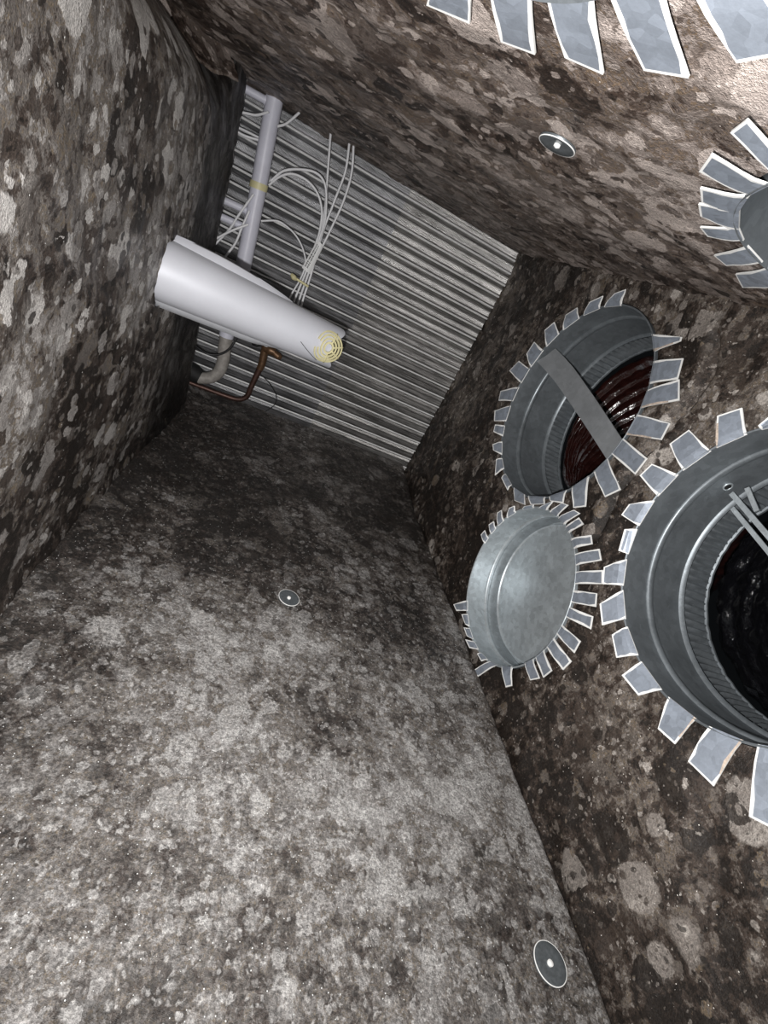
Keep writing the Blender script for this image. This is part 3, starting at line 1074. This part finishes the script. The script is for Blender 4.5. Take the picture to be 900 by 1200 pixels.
G = 'white cables in front of the coil'
CAB = [
    ([(-0.0425, 0.955, 0.4082), (-0.0281, 0.95, 0.4301), (-0.0026, 0.945, 0.4441), (0.0198, 0.943, 0.449), (0.0366, 0.943, 0.4398), (0.049, 0.945, 0.4135), (0.0552, 0.947, 0.3912), (0.0564, 0.95, 0.3698), (0.0590, 0.951, 0.3180), (0.0600, 0.950, 0.2631), (0.0625, 0.95, 0.2486)],
     'white cable making the higher of the two big arches right of the pole'),
    ([(-0.0429, 0.955, 0.4020), (-0.0314, 0.95, 0.4199), (-0.0148, 0.947, 0.4318), (0.0087, 0.945, 0.4335), (0.0296, 0.945, 0.4248), (0.0446, 0.946, 0.4061), (0.0520, 0.948, 0.3796), (0.0535, 0.95, 0.3586), (0.0547, 0.952, 0.312), (0.0526, 0.95, 0.2646), (0.053, 0.95, 0.2508)],
     'white cable making the lower of the two big arches right of the pole'),
    ([(0.0175, 0.958, 0.510), (0.0393, 0.958, 0.4412), (0.0495, 0.957, 0.4074), (0.0585, 0.956, 0.3650)],
     'white cable dropping straight from the ceiling, left of the long parallel pair'),
    ([(0.0479, 0.952, 0.512), (0.0578, 0.952, 0.4729), (0.0581, 0.952, 0.431), (0.0576, 0.952, 0.3855), (0.0600, 0.954, 0.3500), (0.0640, 0.953, 0.3114), (0.0661, 0.95, 0.2646), (0.0683, 0.95, 0.2485)],
     'left of the two long parallel white cables from the ceiling to the tag'),
    ([(0.0544, 0.950, 0.512), (0.0677, 0.950, 0.4741), (0.0712, 0.950, 0.4322), (0.0679, 0.950, 0.3864), (0.0647, 0.950, 0.357), (0.0600, 0.952, 0.330)],
     'right of the two long parallel white cables from the ceiling to the tag'),
    ([(-0.0382, 0.957, 0.3499), (-0.0148, 0.955, 0.3612), (0.0048, 0.955, 0.3598), (0.0222, 0.955, 0.3531), (0.0375, 0.955, 0.3408), (0.0489, 0.955, 0.3233), (0.0505, 0.953, 0.300), (0.0444, 0.951, 0.2654), (0.0440, 0.951, 0.2504)],
     'thin white cable in a low arch ending behind the barcode tag'),
    ([(-0.1180, 0.955, 0.467), (-0.0998, 0.955, 0.4725), (-0.0879, 0.953, 0.4765), (-0.0726, 0.947, 0.4875)],
     'short white cable curving up to the pole just under its top stub'),
    ([(-0.1180, 0.968, 0.4500), (-0.0985, 0.966, 0.4518), (-0.0770, 0.966, 0.453)],
     'short white cable left of the pole, upper of a close pair'),
    ([(-0.1180, 0.950, 0.4455), (-0.0967, 0.950, 0.4448), (-0.0760, 0.951, 0.449)],
     'short white cable left of the pole, lower of a close pair'),
    ([(-0.0600, 0.947, 0.3800), (-0.0724, 0.950, 0.3425), (-0.0805, 0.952, 0.3147), (-0.1000, 0.952, 0.2750)],
     'white cable slanting down left across the two lower stubs'),
    ([(-0.0588, 0.945, 0.3560), (-0.0621, 0.943, 0.3292), (-0.0649, 0.943, 0.3022), (-0.0760, 0.945, 0.2700)],
     'white cable hanging steeply beside the pole below the lower stubs'),
    ([(-0.0540, 0.938, 0.3376), (-0.0769, 0.936, 0.3156), (-0.1030, 0.940, 0.2850)],
     'white cable reaching down left from the pole above the cover tube'),
    ([(-0.0560, 0.947, 0.4770), (-0.0450, 0.950, 0.4870), (-0.0327, 0.953, 0.508)],
     'short white cable rising from the pole to the ceiling on its right'),
]
for i, (pts, lab) in enumerate(CAB):
    tag(tube('white_cable', pts, 0.0019 if i != 5 else 0.0015, M['cable'], None, 8, 8), lab, 'cable', G)

# paper tag with a bar code round the cable bundle
tg = empty('cable_tag', (0.0562, 0.9455, 0.3125), 'white paper tag with a barcode wrapped round the white cables', 'tag')
qa = [Vector((0.0541, 0, 0.3655)), Vector((0.0660, 0, 0.3605)), Vector((0.0620, 0, 0.3112)), Vector((0.0455, 0, 0.3146))]
TO = Vector((0.0562, 0.0, 0.3125))


def tagp(u, vv, off=0.0):
    a = qa[0].lerp(qa[1], u)
    b = qa[3].lerp(qa[2], u)
    p = a.lerp(b, vv) - TO
    p.y = -0.0035 * math.sin(math.pi * u) - off
    return p


us, vs = frange(0, 1, 7), frange(0, 1, 4)
v = [tagp(a, b) for a in us for b in vs] + [tagp(a, b, -0.0006) for a in us for b in vs]
f = []
for i in range(6):
    for j in range(3):
        a = i * 4 + j
        f += [(a, a + 4, a + 5, a + 1), (28 + a, 28 + a + 1, 28 + a + 5, 28 + a + 4)]
link('paper', mesh_from('paper', v, f, True, 40), M['paper'], tg)
v, f = [], []
t = 0.12
while t < 0.90:
    w = random.choice((0.012, 0.02, 0.035)) if not 0.44 < t < 0.5 else 0.05
    for q in ((0.14, t), (0.52, t), (0.52, t + w), (0.14, t + w)):
        v.append(tagp(q[0], q[1], 0.0004))
    n = len(v)
    f.append((n - 4, n - 3, n - 2, n - 1))
    t += w + random.choice((0.015, 0.025))
link('barcode', mesh_from('barcode', v, f, False), M['black'], tg)

tie = empty('cable_tie', (0.050, 0.945, 0.294), 'yellowed plastic tie binding the cable bundle below the tag', 'cable tie')
tube('band', [(-0.012, -0.002, 0.0010), (0.0, -0.004, 0.0), (0.016, -0.003, -0.0020)], 0.0022, M['yellow'], tie, 8, 6)
tube('knot', [(-0.017, -0.003, 0.0040), (-0.012, -0.005, 0.0015), (-0.007, -0.004, 0.0)], [0.0026, 0.0048, 0.003], M['yellow'], tie, 10, 6)

# copper line
cop = empty('copper_pipe', (0.0326, 0.96, 0.045), 'tarnished copper pipe with a tee running down under the white cover tube', 'pipe')
CO = Vector((0.0326, 0.96, 0.045))
tube('riser', rel([(0.0326, 0.96, 0.175), (0.0345, 0.96, 0.155), (0.0377, 0.96, 0.1298), (0.0372, 0.96, 0.118)], CO), [0.0068, 0.0072, 0.0070, 0.0064], M['copper'], cop, 16)
lo = tube('lower_run', rel([(0.0374, 0.96, 0.121), (0.0352, 0.96, 0.100), (0.0334, 0.96, 0.0781), (0.0316, 0.961, 0.0570), (0.0171, 0.961, 0.0454), (-0.0155, 0.961, 0.0430), (-0.0950, 0.961, 0.0425)], CO), [0.0060, 0.0055, 0.0052, 0.0050, 0.0046, 0.0044, 0.0042], M['copper_dark'], cop, 14)
lo['label'] = 'darkened thinner lower bend'
tube('tee_branch', rel([(0.0335, 0.957, 0.1600), (0.0430, 0.952, 0.1610), (0.0520, 0.950, 0.1610)], CO), [0.0075, 0.0085, 0.0070], M['copper'], cop, 14)
tube('tee_cap', rel([(0.0510, 0.950, 0.1600), (0.0600, 0.949, 0.1575), (0.0660, 0.949, 0.1560)], CO), [0.0055, 0.0068, 0.0040], M['copper'], cop, 14)
wc = tube('fitting', rel([(0.0328, 0.955, 0.1740), (0.0332, 0.955, 0.1650)], CO), 0.0078, M['white_dull'], cop, 14, 0)
wc['label'] = 'white fitting'
tag(tube('black_cable', [(-0.100, 0.950, 0.1225), (-0.0869, 0.945, 0.1195), (-0.0809, 0.943, 0.1185), (-0.0605, 0.938, 0.1143), (-0.0405, 0.938, 0.1190), (-0.0241, 0.938, 0.1372), (-0.0165, 0.940, 0.1680)], 0.0021, M['rubber'], None, 8),
    'black cable sagging in a loop past the grey elbow under the cover tube', 'cable')
tag(tube('thin_wire', [(0.0385, 0.962, 0.110), (0.0626, 0.965, 0.098), (0.0824, 0.966, 0.0807), (0.0870, 0.966, 0.0655), (0.0840, 0.967, 0.0540), (0.0748, 0.968, 0.040)], 0.0008, M['rubber'], None, 6),
    'hair-thin dark wire curving over the ribs right of the copper pipe', 'wire')
tag(tube('cable_clip', [(0.010, 0.952, 0.1590), (0.0175, 0.950, 0.1620), (0.0250, 0.950, 0.1660)], [0.0025, 0.0050, 0.0035], M['rubber'], None, 10, 5),
    'small black clip left of the copper tee below the cover tube', 'clip')


# ------------------------------------------------------------------ liner fixing pins
def pin(loc, nrm, r, label):
    n = Vector(nrm)
    rot = n.to_track_quat('Z', 'Y').to_matrix()
    root = empty('insulation_pin', loc, label, 'pin washer', 'round washers pinning the liner', rot)
    prof = [(r, -0.0012), (r, 0.0), (r * 0.95, 0.0006), (r * 0.55, -0.0002), (r * 0.22, -0.0006), (0.001, -0.0004)]
    lathe('washer', prof, M['pin'], root, 40, close='end', sharp=170)
    v, f = ring_data((0, 0, 0.0002), (0, 0, 1), r * 0.975, r * 0.030, 40, 6)
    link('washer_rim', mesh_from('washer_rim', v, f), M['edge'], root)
    v, f = tube_data([(0, 0, -0.001), (0, 0, 0.0008), (0, 0, 0.0016)], [r * 0.17, r * 0.17, r * 0.05], 12)
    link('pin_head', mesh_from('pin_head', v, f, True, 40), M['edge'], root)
    return root


pin((0.1428, 0.4789, floor_z(0.1428, 0.4789) + 0.0022), (0.03, -0.06, 1), 0.0137, 'round metal pin washer in the middle of the speckled floor')
pin((0.3658, 0.1215, floor_z(0.3658, 0.1215) + 0.0022), (-0.02, 0, 1), 0.0150, 'smoky pin washer on the floor close to the right wall seam')
pin((0.1435, 0.3847, ceiling_pt(0.1435, 0.3847)[2] - 0.0016), (0, -0.05, -1), 0.0132, 'round pin washer with a bright rim on the ceiling')

# loose corner of liner drooping where the ceiling meets the left wall
A, B = Vector((-0.195, 0.690, 0.500)), Vector((-0.120, 0.800, 0.502))
v, f = [], []
for i in range(22):
    for j in range(14):
        u, w = i / 21, j / 13
        p = A.lerp(B, u) + Vector((0.020, -0.022, -0.020)) * w
        b = math.sin(math.pi * u) ** 0.6
        p += Vector((0.0, -0.012, -0.012)) * b * math.sin(math.pi * w * 0.8) + Vector((0.3, -0.5, -0.8)) * 0.006 * noise.noise(Vector((u * 5, w * 3, 2.0)))
        v.append(p)
n = len(v)
v += [p + Vector((-0.002, 0.004, 0.005)) for p in v]
for i in range(21):
    for j in range(13):
        a = i * 14 + j
        f += [(a, a + 14, a + 15, a + 1), (n + a, n + a + 1, n + a + 15, n + a + 14)]
        if j == 12:
            f.append((a + 1, a + 15, n + a + 15, n + a + 1))
tag(link('liner_flap', mesh_from('liner_flap', v, f), M['ceiling']), 'loose drooping flap of mouldy liner in the top left corner under the ceiling', 'flap')
